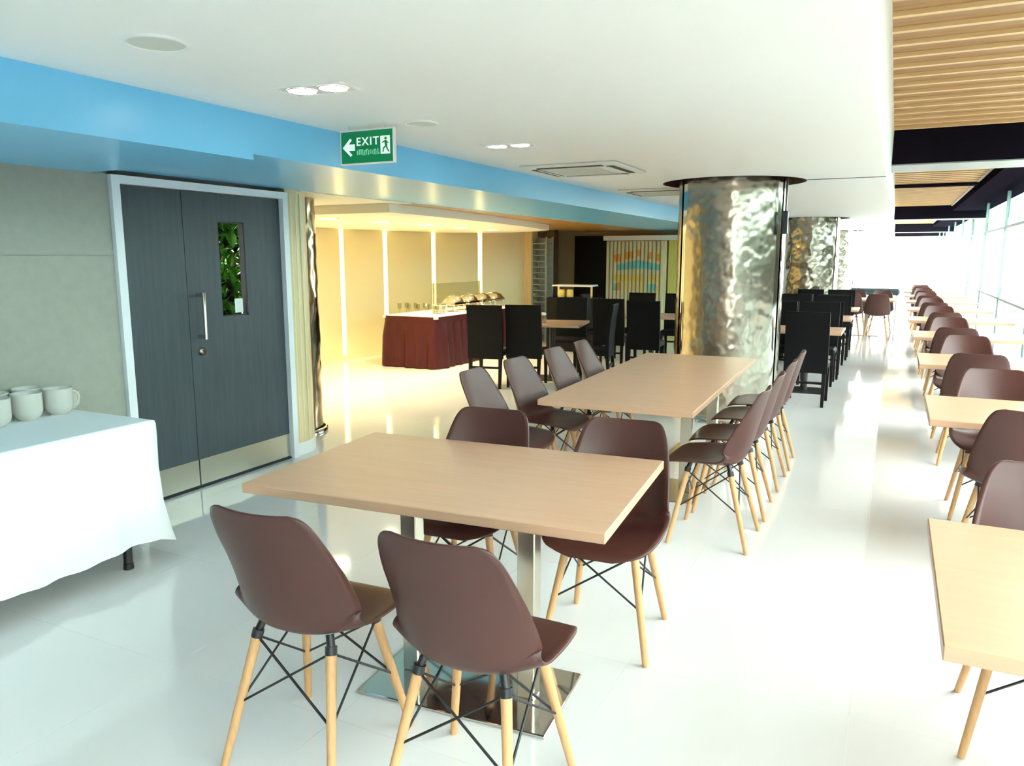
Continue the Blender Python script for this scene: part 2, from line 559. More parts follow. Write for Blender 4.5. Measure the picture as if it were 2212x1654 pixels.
# ---- glazing by the aisle: panes between slim mullions
py = -3.9
k = 0
while py < FY - 0.2:
    k += 1
    pw = 3.1
    wn = bpy.data.objects.new('window_%d' % k, None)
    COL.objects.link(wn)
    wn['kind'] = 'structure'
    wn.location = (GX, py, 0)
    obj('pane', B(-0.006, 0.006, 0.03, pw - 0.03, 0.93, 2.03), 'glass', wn)
    obj('glare_filter_pane', B(-0.006, 0.006, 0.03, pw - 0.03, 0.05, 0.90), 'glare_filter', wn)  # frosting added to turn the glare pale teal and cut low light
    obj('mid_rail', B(-0.02, 0.02, 0.015, pw - 0.015, 0.90, 0.93), 'mullion', wn)
    obj('upper_pane', B(-0.006, 0.006, 0.03, pw - 0.03, 2.07, 2.62), 'tint', wn)
    obj('mullion', B(-0.025, 0.025, -0.015, 0.015, 0.0, 2.62), 'mullion', wn)
    obj('transom', B(-0.025, 0.025, 0.02, pw - 0.02, 2.03, 2.07), 'mullion', wn)
    obj('sill_rail', B(-0.025, 0.025, 0.02, pw - 0.02, 0.0, 0.05), 'alu', wn)
    py += pw

# ---- far end: a bright window wall
fw = bpy.data.objects.new('window_far', None)
COL.objects.link(fw)
fw['kind'] = 'structure'
fw.location = (0, FY, 0)
for i in range(4):
    x0 = -2.4 + i * 1.0
    obj('pane', B(x0 + 0.03, x0 + 0.97, -0.006, 0.006, 0.05, 2.6), 'glass', fw)
    obj('mullion', B(x0 - 0.03, x0 + 0.03, -0.03, 0.03, 0, 2.6), 'alu', fw)
struct('wall_far', B(-9.0, -2.43, FY - 0.05, FY + 0.1, 0, 3.0), 'white')
struct('wall_far_side', B(-2.65, -2.55, 15.2, FY, 0, 2.4), 'white')

# ---- alcove
ac = struct('ceiling_alcove', B(-9.0, WX, 4.75, 6.3, AZ, AZ + 0.03), 'creamceil', 'cream ceiling over the buffet')
obj('wood_ceiling', B(-9.0, WX, 6.3, FY, AZ, AZ + 0.03), 'woodceil', ac)
# curved wall of cream panels between glowing strips
WP = [(-7.60, 8.35), (-7.60, 9.46), (-7.42, 10.34), (-7.20, 11.45), (-6.80, 12.40), (-6.26, 13.25)]
cw = bpy.data.objects.new('wall_buffet', None)
COL.objects.link(cw)
cw['kind'] = 'structure'
cw['label'] = 'curved wall of cream panels with glowing vertical light strips'
pts = [(-7.60, 4.93), (-7.6, 6.2), (-7.6, 7.3)] + WP
for i, ((xa, ya), (xb, yb)) in enumerate(zip(pts, pts[1:])):
    d = Vector((xb - xa, yb - ya, 0))
    L = d.length
    d.normalize()
    a = math.atan2(d.y, d.x)
    obj('cream_panel', B(0.045, L - 0.045, -0.0, 0.04, 0.05, AZ), 'cream', cw, (xa, ya, 0), a)
    obj('panel_backing', B(-0.05, L + 0.05, 0.05, 0.09, 0.0, AZ), 'cream', cw, (xa, ya, 0), a)
    obj('skirting', B(0, L, -0.012, 0.0, 0.0, 0.06), 'artcream', cw, (xa, ya, 0), a)
    obj('light_strip', B(L - 0.04, L + 0.035, 0.02, 0.045, 0.06, AZ - 0.005), 'strip', cw, (xa, ya, 0), a)
# floating canopy with a curved outline
cano = [(-4.35, 6.15), (-4.38, 7.0), (-4.42, 7.6), (-4.50, 8.4), (-4.62, 9.4), (-4.78, 10.4), (-4.96, 11.33), (-5.3, 11.7), (-6.0, 12.1), (-6.9, 12.0), (-7.3, 10.9), (-7.5, 9.4), (-7.5, 6.15)]
canopy = struct('ceiling_canopy', MB().prism(cano, 2.0, 2.084), 'creamceil', 'curved floating cream ceiling panel above the buffet')
for k, (x, y_) in enumerate([(-5.6, 6.75), (-5.6, 7.75), (-5.62, 8.75), (-5.65, 9.75), (-5.7, 10.75)]):
    d = thing('downlight', 'round warm downlight above the buffet, number %s along the canopy' % ('one', 'two', 'three', 'four', 'five')[k], 'downlight', (x, y_, 1.993), group='downlights over the buffet')
    obj('trim_ring', MB().lathe([(0.13, 0.006), (0.13, 0.0), (0.105, 0.0), (0.10, 0.006)], n=24), 'white', d)
    obj('lamp_face', MB().disc((0, 0, 0.003), 0.102, 24), 'lampwarm', d)
    ld_ = bpy.data.lights.new('buffet_lamp', 'SPOT')
    ld_.energy = 78
    ld_.color = (1.0, 0.80, 0.44)
    ld_.spot_size = R(130)
    ld_.spot_blend = 0.8
    ld_.shadow_soft_size = 0.1
    lo = bpy.data.objects.new('buffet_lamp', ld_)
    COL.objects.link(lo)
    lo.parent = d
    lo.location = (0, 0, -0.02)

# wall beyond the alcove, Y = 14.8
bw = struct('wall_dining', B(-9.0, -2.6, 14.86, 15.0, 0, 2.4), 'tan', 'tan wall behind the black dining tables')
struct('trim_4', B(-6.45, -6.12, 13.2, 13.45, 0, AZ), 'beige', 'narrow wooden pilaster ending the cream wall')
struct('trim_5', B(-5.95, -5.80, 13.5, 13.7, 0, AZ), 'brown')
dk = bpy.data.objects.new('door_2', None)
COL.objects.link(dk)
dk['kind'] = 'structure'
dk['label'] = 'black doorway in the tan wall'
dk.location = (-5.87, 14.84, 0)
obj('door_leaf', B(0.0, 0.64, -0.02, 0.0, 0.0, 1.97), 'blackwood', dk)  # black sheet painted in for the darkness of the open doorway
obj('door_frame', B(-0.03, 0.0, -0.05, 0.0, 0.0, 2.0), 'blackwood', dk)
obj('door_frame', B(0.64, 0.67, -0.05, 0.0, 0.0, 2.0), 'blackwood', dk)
obj('door_frame', B(-0.03, 0.67, -0.05, 0.0, 1.97, 2.0), 'blackwood', dk)
struct('trim_6', B(-5.2, -2.7, 14.55, 14.86, 1.90, 1.99), 'white', 'white lit ledge over the slatted screen')
struct('trim_7', B(-3.95, -2.7, 14.80, 14.86, 0, 1.9), 'lime', 'lime green wall strip beside the slatted screen')

# ------------------------------------------------------------------ things
# hammered steel columns
def hammered(a0, a1, r, z0, z1, amp, fr, na, nz, seed):
    m = MB()
    vs = []
    for j in range(nz + 1):
        z = z0 + (z1 - z0) * j / nz
        for i in range(na + 1):
            t = a0 + (a1 - a0) * i / na
            p = Vector((math.cos(t) * r * fr, math.sin(t) * r * fr, z * fr * 0.85 + seed * 9.1))
            e = min(1.0, min(i, na - i) / 3.0, min(j, nz - j) / 3.0)
            k = r + amp * e * (noise.noise(p) + 0.45 * noise.noise(p * 2.1 + Vector((5, 3, 1))))
            vs.append((k * math.cos(t), k * math.sin(t), z))
    fs = [(j * (na + 1) + i, j * (na + 1) + i + 1, (j + 1) * (na + 1) + i + 1, (j + 1) * (na + 1) + i) for j in range(nz) for i in range(na)]
    return m.add(vs, fs, True)


clab = ['wide round column clad in hammered mirror steel behind the long table',
        'hammered steel column, second along the aisle, behind the high-backed black chairs',
        'hammered steel column, third and smallest along the aisle']
for k, (cx, cy) in enumerate(COLS):
    c = thing('column', clab[k], 'column', (cx, cy, 0), 0, 'hammered steel columns')
    obj('core', MB().lathe([(CR, 0.0), (CR, CZ + 0.10)], n=72), 'polish', c)
    fa = math.atan2(-cy, -cx)
    hw_ = R(54)
    for q in range(3):
        a = fa + q * 2 * math.pi / 3
        if k == 0:
            hm = hammered(a - hw_, a + hw_, CR + 0.008, 0.0, CZ + 0.02, 0.0046, 10.5, 110, 230, q)
        else:
            hm = hammered(a - R(58), a + R(58), CR + 0.008, 0.0, CZ + 0.02, 0.015, 8.0, 60, 110, q + 4 * k)
        obj('hammered_sheet', hm, 'hammer', c)
    obj('base_ring', MB().lathe([(CR + 0.03, 0.0), (CR + 0.03, 0.05), (CR, 0.055)], n=48), 'polish', c)
# small steel column beside the rounded wall end
c = thing('column', 'slim hammered steel column beside the beige rounded wall end', 'column', (-4.83, 5.22, 0))
obj('hammered_sheet', hammered(0, 2 * math.pi, 0.28, 0.0, AZ, 0.010, 6.0, 90, 110, 31), 'bronze', c)
obj('base_ring', MB().lathe([(0.32, 0.0), (0.32, 0.05), (0.30, 0.055)], n=36), 'polish', c)

bx_ = thing('hanging_sensor', 'black box hanging on a thin rod beside the wide steel column', 'sensor', (-0.94, 7.58, 1.79))
obj('housing', B(-0.025, 0.025, -0.03, 0.03, 0, 0.21, bev=0.006), 'blackmetal', bx_)
obj('rod', MB().tube((0, 0, 0.21), (0, 0, CZ - 1.79), 0.008, n=8), 'brown', bx_)


# ---- shell chair
def crom(ks, n):
    out = []
    K = len(ks)
    for i in range(K - 1):
        p0, p1, p2, p3 = ks[max(i - 1, 0)], ks[i], ks[i + 1], ks[min(i + 2, K - 1)]
        for j in range(n):
            t = j / n
            out.append(tuple(0.5 * (2 * b + (c_ - a) * t + (2 * a - 5 * b + 4 * c_ - d) * t * t + (-a + 3 * b - 3 * c_ + d) * t ** 3) for a, b, c_, d in zip(p0, p1, p2, p3)))
    out.append(ks[-1])
    return out


def shell_mesh():
    # y, z, half width, edge lift, exponent
    ks = [(0.268, 0.404, 0.085, 0.000, 2.0), (0.263, 0.418, 0.142, -0.003, 2.0), (0.246, 0.435, 0.190, -0.002, 2.2), (0.198, 0.446, 0.224, 0.006, 2.4),
          (0.11, 0.445, 0.238, 0.018, 2.6), (0.02, 0.436, 0.239, 0.032, 2.6), (-0.06, 0.427, 0.237, 0.052, 2.5), (-0.115, 0.433, 0.234, 0.074, 2.4),
          (-0.152, 0.456, 0.230, 0.094, 2.3), (-0.176, 0.498, 0.227, 0.104, 2.2), (-0.194, 0.55, 0.223, 0.100, 2.2), (-0.211, 0.61, 0.217, 0.086, 2.1),
          (-0.228, 0.67, 0.209, 0.068, 2.0), (-0.244, 0.73, 0.197, 0.050, 2.0), (-0.257, 0.775, 0.184, 0.038, 2.0), (-0.265, 0.803, 0.169, 0.030, 2.0), (-0.270, 0.820, 0.150, 0.023, 2.0), (-0.272, 0.828, 0.122, 0.016, 2.0)]
    ks = [(a_, b_ * 1.06, c_, d_, e_) for a_, b_, c_, d_, e_ in ks]
    st = crom(ks, 3)
    nu = 18
    rows, nrm = [], []
    for i, (y_, z, hw, lift, ex) in enumerate(st):
        a, b = st[max(i - 1, 0)], st[min(i + 1, len(st) - 1)]
        ty, tz = b[0] - a[0], b[1] - a[1]
        L = math.hypot(ty, tz) or 1
        n = (tz / L, -ty / L)
        row = []
        for j in range(nu + 1):
            u = -1 + 2 * j / nu
            u = math.copysign(abs(u) ** 0.85, u)
            k = lift * abs(u) ** ex
            row.append(Vector((hw * u, y_ + n[0] * k, z + n[1] * k)))
        rows.append(row)
    NR = len(rows)
    W_ = nu + 1
    P = [p for r in rows for p in r]
    N_ = []
    for i in range(NR):
        for j in range(W_):
            du = rows[i][min(j + 1, nu)] - rows[i][max(j - 1, 0)]
            dv = rows[min(i + 1, NR - 1)][j] - rows[max(i - 1, 0)][j]
            N_.append(du.cross(dv).normalized())
    T = 0.0075
    m = MB()
    nn = len(P)
    vs = [p for p in P] + [p + n * T for p, n in zip(P, N_)]
    fs = []
    for i in range(NR - 1):
        for j in range(nu):
            a = i * W_ + j
            fs.append((a, a + W_, a + W_ + 1, a + 1))
            fs.append((nn + a, nn + a + 1, nn + a + W_ + 1, nn + a + W_))
    rim = [j for j in range(W_)] + [i * W_ + nu for i in range(1, NR)] + [(NR - 1) * W_ + j for j in range(nu - 1, -1, -1)] + [i * W_ for i in range(NR - 2, 0, -1)]
    for a, b in zip(rim, rim[1:] + rim[:1]):
        fs.append((a, b, nn + b, nn + a))
    m.add(vs, fs, True)
    return m


LT = {(-1, 1): ((-0.135, 0.115, 0.445), (-0.215, 0.205, 0.0)), (1, 1): ((0.135, 0.115, 0.445), (0.215, 0.205, 0.0)),
      (-1, -1): ((-0.135, -0.105, 0.445), (-0.205, -0.225, 0.0)), (1, -1): ((0.135, -0.105, 0.445), (0.205, -0.225, 0.0))}
def leg_pt(k, z):
    a, b = Vector(LT[k][0]), Vector(LT[k][1])
    return b + (a - b) * (z / 0.445)


CH = {'shell': shell_mesh().mesh('seat_shell')}
CH['shell'].materials.append(M['shell'])
for k in LT:
    m = MB().tube(leg_pt(k, 0.0), leg_pt(k, 0.02), 0.0115, 0.0125, 10).tube(leg_pt(k, 0.02), leg_pt(k, 0.428), 0.0125, 0.0172, 10)
    CH[('leg', k)] = m.mesh('leg')
    CH[('leg', k)].materials.append(M['legwood'])
    m = MB().tube(leg_pt(k, 0.405), leg_pt(k, 0.430), 0.0185, 0.0185, 10)
    m.tube(leg_pt(k, 0.425), (LT[k][0][0] * 0.93, LT[k][0][1] * 0.93, 0.460), 0.013, 0.013, 8)
    CH[('br', k)] = m.mesh('leg_bracket')
    CH[('br', k)].materials.append(M['blackmetal'])
RODS = []
order = [(-1, -1), (1, -1), (1, 1), (-1, 1)]
for i in range(4):
    a, b = order[i], order[(i + 1) % 4]
    for p, q in ((a, b), (b, a)):
        m = MB().tube(leg_pt(p, 0.410), leg_pt(q, 0.205), 0.0042, 0.0042, 6)
        me = m.mesh('brace_rod')
        me.materials.append(M['blackmetal'])
        RODS.append(me)


def shell_chair(loc, rotz, label, group=None, sx=1.0):
    t = thing('shell_chair', label, 'chair', (loc[0], loc[1], 0), rotz, group)
    obj('seat_shell', CH['shell'], None, t)
    for k in LT:
        l = obj('leg', CH[('leg', k)], None, t)
        obj('leg_bracket', CH[('br', k)], None, l)
    for me in RODS:
        obj('brace_rod', me, None, t)
    return t


# ---- tables
def top_mesh(w_, d, th=0.036):
    return B(-w_ / 2, w_ / 2, -d / 2, d / 2, 0.74 - th, 0.74, bev=0.003)


def cafe_table(loc, rotz, w_, d, label, posts, plates, group=None, pm='steel', plm='polish', topm='top'):
    t = thing('cafe_table', label, 'table', (loc[0], loc[1], 0), rotz, group)
    obj('table_top', top_mesh(w_, d), topm, t)
    for (x, y_, r_) in posts:
        obj('post', B(x - r_, x + r_, y_ - r_, y_ + r_, 0.012, 0.704, bev=0.004), pm, t)
        obj('mounting_plate', B(x - 0.12, x + 0.12, y_ - 0.12, y_ + 0.12, 0.696, 0.704), 'blackmetal', t)
    for (x0, x1, y0_, y1_) in plates:
        obj('base_plate', B(x0, x1, y0_, y1_, 0.0, 0.012, bev=0.003), plm, t)
    return t


# table in front
cafe_table((-1.476, 2.547), R(4.2), 1.41, 0.925, 'small laminate table on a mirror-polished base plate, surrounded by four shell chairs',
           [(-0.10, -0.245, 0.033), (0.375, -0.255, 0.033)], [(-0.215, 0.515, -0.47, -0.05)], 'laminate cafe tables')
shell_chair((-1.575, 1.77), R(3), 'brown shell chair with its back turned, on the door side of the small laminate table', 'chairs at the small table')
shell_chair((-1.0, 1.81), R(0.5), 'brown shell chair with its back turned, on the aisle side of the small laminate table', 'chairs at the small table')
shell_chair((-1.62, 2.855), R(180 + 4), 'brown shell chair across the small laminate table, the one nearer the grey door', 'chairs at the small table')
shell_chair((-0.99, 2.90), R(180 + 4), 'brown shell chair across the small laminate table, by its pale aisle corner', 'chairs at the small table')
# long table behind
cafe_table((-1.43, 5.36), R(1.5), 0.93, 2.50, 'long laminate table in front of the hammered steel column',
           [(0.25, -0.35, 0.04), (0.22, 0.75, 0.04)], [(-0.1, 0.36, -0.6, -0.1), (-0.1, 0.36, 0.5, 1.0)], 'laminate cafe tables', plm='steel')
nm = ('first', 'second', 'third', 'fourth')
for i, y_ in enumerate((4.26, 4.84, 5.50, 6.08)):
    shell_chair((-0.83, y_), R(90 + random.uniform(-3, 3)), 'brown shell chair on the aisle side of the long table, %s from the small table' % nm[i], 'chairs at the long table')
for i, y_ in enumerate((4.17, 4.77, 5.45, 6.05)):
    shell_chair((-2.10, y_), R(-90 + random.uniform(-3, 3)), 'brown shell chair on the buffet side of the long table, %s from the small table' % nm[i], 'chairs at the long table')
# tables along the windows
ordn = ['first', 'second', 'third', 'fourth', 'fifth', 'sixth', 'seventh', 'eighth', 'ninth', 'tenth']
for i, yc in enumerate((2.28, 4.90, 7.25, 9.6, 12.0, 14.4, 16.8, 19.2, 21.6)):
    o = ordn[i]
    hd = 0.465 if i == 0 else 0.41
    cafe_table(((0.755, 0.82, 0.83)[min(i, 2)], yc), 0, 1.20, hd * 2, '%s laminate table in the row along the glass wall' % o, [(0.1, 0, 0.04)], [(-0.2, 0.4, -0.25, 0.25)], 'window tables', plm='steel')
    for j, x in enumerate((0.62,)):
        sd = ('aisle', 'glass')[j]
        if i > 0:
            shell_chair((x, yc - hd - 0.08), R(random.uniform(-4, 4)), 'brown shell chair in front of the %s window table, %s side, back turned' % (o, sd), 'chairs at the window tables')
        shell_chair((x if i else 0.52, yc + hd + 0.08), R(180 + random.uniform(-4, 4)), 'brown shell chair behind the %s window table, on its %s side' % (o, sd), 'chairs at the window tables') if not (i == 0 and j == 1) else None

# ---- high-backed black chairs
HB = {}
HB['seat'] = B(-0.215, 0.215, -0.20, 0.22, 0.385, 0.465, bev=0.02).mesh('seat')
mm = MB()
pr = [(-0.225, 0.36), (-0.228, 0.6), (-0.245, 0.8), (-0.275, 1.0), (-0.268, 1.012), (-0.245, 1.012), (-0.232, 1.0), (-0.20, 0.8), (-0.178, 0.6), (-0.175, 0.36)]
n = len(pr)
mm.add([(-0.22, a, b) for a, b in pr] + [(0.22, a, b) for a, b in pr], [tuple(range(n)), tuple(reversed(range(n, 2 * n)))] + [(i, n + i, n + (i + 1) % n, (i + 1) % n) for i in range(n)])
HB['back'] = mm.mesh('backrest')
HB['legs'] = []
for sx in (-1, 1):
    for (ya, yb) in ((0.19, 0.20), (-0.20, -0.24)):
        m = MB()
        vs = []
        for (yc, z, r_) in ((yb, 0.0, 0.015), (ya, 0.40, 0.021)):
            for (a, b) in ((-1, -1), (1, -1), (1, 1), (-1, 1)):
                vs.append((sx * 0.19 + a * r_, yc + b * r_, z))
        m.add(vs, [(3, 2, 1, 0), (4, 5, 6, 7), (0, 1, 5, 4), (1, 2, 6, 5), (2, 3, 7, 6), (3, 0, 4, 7)])
        HB['legs'].append(m.mesh('leg'))
HB['rail'] = B(-0.19, 0.19, -0.225, -0.20, 0.24, 0.265).mesh('stretcher')
HB['seat'].materials.append(M['leather']); HB['back'].materials.append(M['leather']); HB['rail'].materials.append(M['blackwood'])
for me in HB['legs']:
    me.materials.append(M['blackwood'])


def black_chair(x, y_, rz, label, group='high-backed black chairs'):
    t = thing('dining_chair', label, 'chair', (x, y_, 0), R(rz), group)
    obj('seat', HB['seat'], None, t)
    obj('backrest', HB['back'], None, t)
    for me in HB['legs']:
        obj('leg', me, None, t)
    obj('stretcher', HB['rail'], None, t)
    return t


def black_table(x, y_, rz, label, w_=0.8, d=0.8):
    t = thing('dining_table', label, 'table', (x, y_, 0), R(rz), 'black pedestal dining tables')
    obj('table_top', top_mesh(w_, d, 0.03), 'top', t)
    obj('post', MB().tube((0, 0, 0.012), (0, 0, 0.71), 0.04, 0.04, 14), 'blackmetal', t)
    obj('base_plate', B(-0.22, 0.22, -0.22, 0.22, 0, 0.012), 'blackmetal', t)
    return t


# dining tables between the buffet and the wide column
black_table(-3.95, 9.15, 12, 'square black-legged dining table beside the red buffet', 0.85, 0.85)
black_chair(-4.42, 8.32, 10, 'high-backed black chair standing directly in front of the red buffet skirt')
black_chair(-4.02, 8.55, 12, 'high-backed black chair between the red skirt and the black-legged dining table')
black_chair(-3.30, 8.95, 100, 'high-backed black chair at the aisle edge of the black-legged dining table')
black_chair(-4.05, 9.95, 190, 'high-backed black chair behind the black-legged dining table, facing out')
black_table(-3.15, 11.0, 5, 'dining table hidden among black chairs below the slatted screen', 0.85, 0.85)
black_chair(-3.55, 10.35, 8, 'high-backed black chair below the doorway edge of the slatted screen')
black_chair(-2.95, 10.05, 5, 'high-backed black chair standing tall behind the long laminate table')
black_chair(-3.62, 11.8, 180, 'high-backed black chair below the middle of the slatted screen')
black_chair(-2.98, 11.75, 185, 'high-backed black chair beside the wide steel column, below the lime strip')
black_chair(-4.05, 11.25, -85, 'high-backed black chair beside the white-topped serving stand')
# row along the aisle, beyond the wide column
for i, yc in enumerate((9.65, 11.75, 13.85)):
    o = ordn[i]
    black_table(-0.88, yc, 0, '%s black-legged dining table along the aisle past the wide column' % o, 0.8, 0.8)
    for j, x in enumerate((-0.80, -1.32)):
        sd = ('aisle', 'inner')[j]
        black_chair(x + (0.02 if j == 0 else 0), yc - 0.80, random.uniform(-3, 3), 'high-backed black chair in front of the %s aisle dining table, %s seat' % (o, sd))
        black_chair(x, yc + 0.62, 180 + random.uniform(-3, 3), 'high-backed black chair behind the %s aisle dining table, %s seat' % (o, sd))

# table with shell chairs near the far end
cafe_table((-0.45, 17.3), 0, 1.0, 0.9, 'pale table standing alone near the far end of the aisle', [(0, 0, 0.04)], [(-0.25, 0.25, -0.25, 0.25)], None, plm='steel')
for (x, y_, rz, l) in ((-0.25, 16.55, 0, 'turned away from the viewer at the lone far table'), (-0.75, 16.6, 5, 'turned away at the inner corner of the lone far table'),
                       (-0.2, 18.0, 180, 'behind the lone far table, aisle corner'), (-0.7, 18.0, 183, 'behind the lone far table, inner corner')):
    shell_chair((x, y_), R(rz), 'brown shell chair ' + l, 'chairs at the lone far table')
sf = thing('side_counter', 'dark teal counter with a thick top at the far end of the aisle', 'counter', (-0.40, 20.3, 0))
obj('counter_top', B(-0.55, 0.55, 0.0, 0.55, 0.68, 0.83, bev=0.04), 'sofa', sf)
for x in (-0.48, 0.48):
    for y_ in (0.06, 0.49):
        obj('leg', B(x - 0.02, x + 0.02, y_ - 0.02, y_ + 0.02, 0, 0.68), 'alu', sf)

# ---- white clothed table with cups
tb = thing('folding_table', 'folding table with black legs hidden under the white cloth', 'table', (-3.77, 1.72, 0))
TX0, TX1, TY0, TY1 = -0.36, 0.36, -0.92, 0.92
obj('table_top', B(TX0, TX1, TY0, TY1, 0.715, 0.745), 'white', tb)
for (x, y_) in ((0.29, 0.80), (-0.29, 0.80), (0.29, -0.80), (-0.29, -0.80)):
    obj('leg', MB().tube((x + (0.06 if x > 0 else 0), y_ - 0.06, 0.03), (x, y_, 0.715), 0.022, 0.022, 12).tube((x + (0.06 if x > 0 else 0), y_ - 0.06, 0.0), (x + (0.06 if x > 0 else 0), y_ - 0.06, 0.03), 0.026, 0.024, 12), 'blackmetal', tb)
cl = MB()
ins = [(-0.365, -0.925), (0.365, -0.925), (0.365, 0.925), (-0.365, 0.925)]
loop = []
for k in range(4):
    (xa, ya), (xb, yb) = ins[k], ins[(k + 1) % 4]
    nseg = 48 if abs(yb - ya) > 1 else 20
    for i in range(nseg):
        t = i / nseg
        loop.append((xa + (xb - xa) * t, ya + (yb - ya) * t))
NL = len(loop)
rowsz = [(0.0, 0.7465), (0.012, 0.743), (0.016, 0.725), (0.017, 0.66), (0.016, 0.5), (0.025, 0.35), (0.045, 0.2), (0.06, 0.12)]
vs = []
for q, (off, z) in enumerate(rowsz):
    for i, (x, y_) in enumerate(loop):
        # outward direction
        ox = 1 if x > 0.364 else (-1 if x < -0.364 else 0)
        oy = 1 if y_ > 0.924 else (-1 if y_ < -0.924 else 0)
        s_ = (0.72 - z) / 0.6 if z < 0.72 else 0
        wob = 0.016 * s_ * math.sin(i * 0.55 + 0.7) + 0.010 * s_ * math.sin(i * 1.27)
        ex = off + wob
        if ox < 0:
            ex = min(ex, 0.03)
        zz = z
        corner = ox != 0 and oy != 0
        if q >= 5:
            zz = z + 0.012 * math.sin(i * 0.33) + (-0.03 if corner else 0)
        vs.append((x + ox * ex, y_ + oy * ex, zz))
cl.add(vs, [(q * NL + i, (q + 1) * NL + i, (q + 1) * NL + (i + 1) % NL, q * NL + (i + 1) % NL) for q in range(len(rowsz) - 1) for i in range(NL)], True)
cl.add([(x, y_, 0.7465) for x, y_ in loop], [tuple(range(NL))])
cloth = obj('tablecloth', cl, 'cloth', None, (-3.77, 1.72, 0))
tag(cloth, 'white cloth draped over the table against the grey wall', 'tablecloth')

CUP = MB().lathe([(0.0, 0.004), (0.040, 0.0), (0.044, 0.006), (0.064, 0.025), (0.070, 0.05), (0.0715, 0.135), (0.0725, 0.142), (0.069, 0.142), (0.066, 0.13), (0.064, 0.05), (0.05, 0.02), (0.0, 0.016)], n=32)
CUPM = CUP.mesh('cup_body')
CUPM.materials.append(M['china'])
hp = []
for i in range(9):
    t = -math.pi / 2 + math.pi * i / 8
    hp.append((0.066 + 0.036 * math.cos(t), 0, 0.078 + 0.040 * math.sin(t)))
HAN = MB().path(hp, 0.007, 8).mesh('handle')
HAN.materials.append(M['china'])
cups = [(-3.975, 2.365, 190, 'front row of the cups on the white cloth'), (-3.98, 2.535, 75, 'at the door end of the cups on the white cloth'), (-4.075, 2.66, 160, 'small behind the others, closest to the door frame'),
        (-4.125, 2.46, 100, 'tucked behind the front cups against the grey wall'), (-3.95, 2.19, 140, 'cut by the picture edge on the white cloth'), (-4.11, 2.275, 120, 'behind the cut-off cup against the grey wall')]
for i, (x, y_, a, l) in enumerate(cups):
    t = thing('mug', 'white china mug ' + l, 'mug', (x, y_, 0.7465), R(a), 'mugs on the white cloth')
    if i == 2:
        t.scale = (0.7, 0.7, 0.7)
    obj('cup_body', CUPM, None, t)
    obj('handle', HAN, None, t)

# ---- red skirted buffet
bf = thing('buffet_table', 'long buffet table dressed in a pleated dark red skirt', 'table', (-6.18, 10.6, 0))
HWX, HWY = 0.46, 1.45
obj('table_top', B(-HWX, HWX, -HWY, HWY, 0.71, 0.745), 'pinkcloth', bf)
sk_ = MB()
per = []
def arc(cx, cy, r_, a0, a1, nn):
    return [(cx + r_ * math.cos(a0 + (a1 - a0) * i / nn), cy + r_ * math.sin(a0 + (a1 - a0) * i / nn)) for i in range(nn + 1)]
cr = 0.10
per = arc(-HWX + cr, -HWY + cr, cr, math.pi, 1.5 * math.pi, 6) + arc(HWX - cr, -HWY + cr, cr, 1.5 * math.pi, 2 * math.pi, 6) + arc(HWX - cr, HWY - cr, cr, 0, .5 * math.pi, 6) + arc(-HWX + cr, HWY - cr, cr, .5 * math.pi, math.pi, 6)
dense = []
for (xa, ya), (xb, yb) in zip(per, per[1:] + per[:1]):
    L = math.hypot(xb - xa, yb - ya)
    m_ = max(1, int(L / 0.016))
    for i in range(m_):
        dense.append((xa + (xb - xa) * i / m_, ya + (yb - ya) * i / m_))
ND = len(dense)
vs = []
zr = [0.742, 0.70, 0.66, 0.645, 0.45, 0.2, 0.012]
for q, z in enumerate(zr):
    for i, (x, y_) in enumerate(dense):
        (xa, ya), (xb, yb) = dense[i - 1], dense[(i + 1) % ND]
        L = math.hypot(xb - xa, yb - ya) or 1
        nx, ny = (yb - ya) / L, -(xb - xa) / L
        wv = (0.020 * math.sin(i * 0.52) + 0.012 * math.sin(i * 0.21 + 1)) * min(1, max(0, (0.66 - z) / 0.15))
        k = 0.012 + wv + 0.05 * max(0, (0.6 - z))
        vs.append((x + nx * k, y_ + ny * k, z))
sk_.add(vs, [(q * ND + i, (q + 1) * ND + i, (q + 1) * ND + (i + 1) % ND, q * ND + (i + 1) % ND)[::-1] for q in range(len(zr) - 1) for i in range(ND)], True)
obj('table_skirt', sk_, 'red', bf)
CD = {'pan': B(-0.17, 0.17, -0.25, 0.25, 0.16, 0.24, bev=0.02).mesh('water_pan'),
      'lid': MB().lathe([(0.0, 0.17), (0.08, 0.16), (0.17, 0.11), (0.22, 0.03), (0.23, 0.0)], n=24).mesh('lid'),
      'leg': MB().tube((-0.15, -0.22, 0), (-0.13, -0.2, 0.17), 0.01).tube((0.15, -0.22, 0), (0.13, -0.2, 0.17), 0.01).tube((0.15, 0.22, 0), (0.13, 0.2, 0.17), 0.01).tube((-0.15, 0.22, 0), (-0.13, 0.2, 0.17), 0.01).mesh('stand'),
      'knob': MB().tube((0, 0, 0.40), (0, 0, 0.43), 0.012, 0.02, 10).mesh('knob')}
for k, me in CD.items():
    me.materials.append(M['polish'])
for i, y_ in enumerate((10.3, 10.75, 11.2, 11.65)):
    t = thing('chafing_dish', 'silver chafing dish on the red buffet, %s from its glassware end' % nm[i], 'chafing dish', (-6.12, y_, 0.7455), 0, 'chafing dishes on the buffet')
    t.scale = (0.72, 0.72, 0.62)
    obj('water_pan', CD['pan'], None, t)
    l = obj('lid', CD['lid'], None, t, (0, 0, 0.235))
    obj('knob', CD['knob'], None, l, (0, 0, -0.235))
    obj('stand', CD['leg'], None, t)
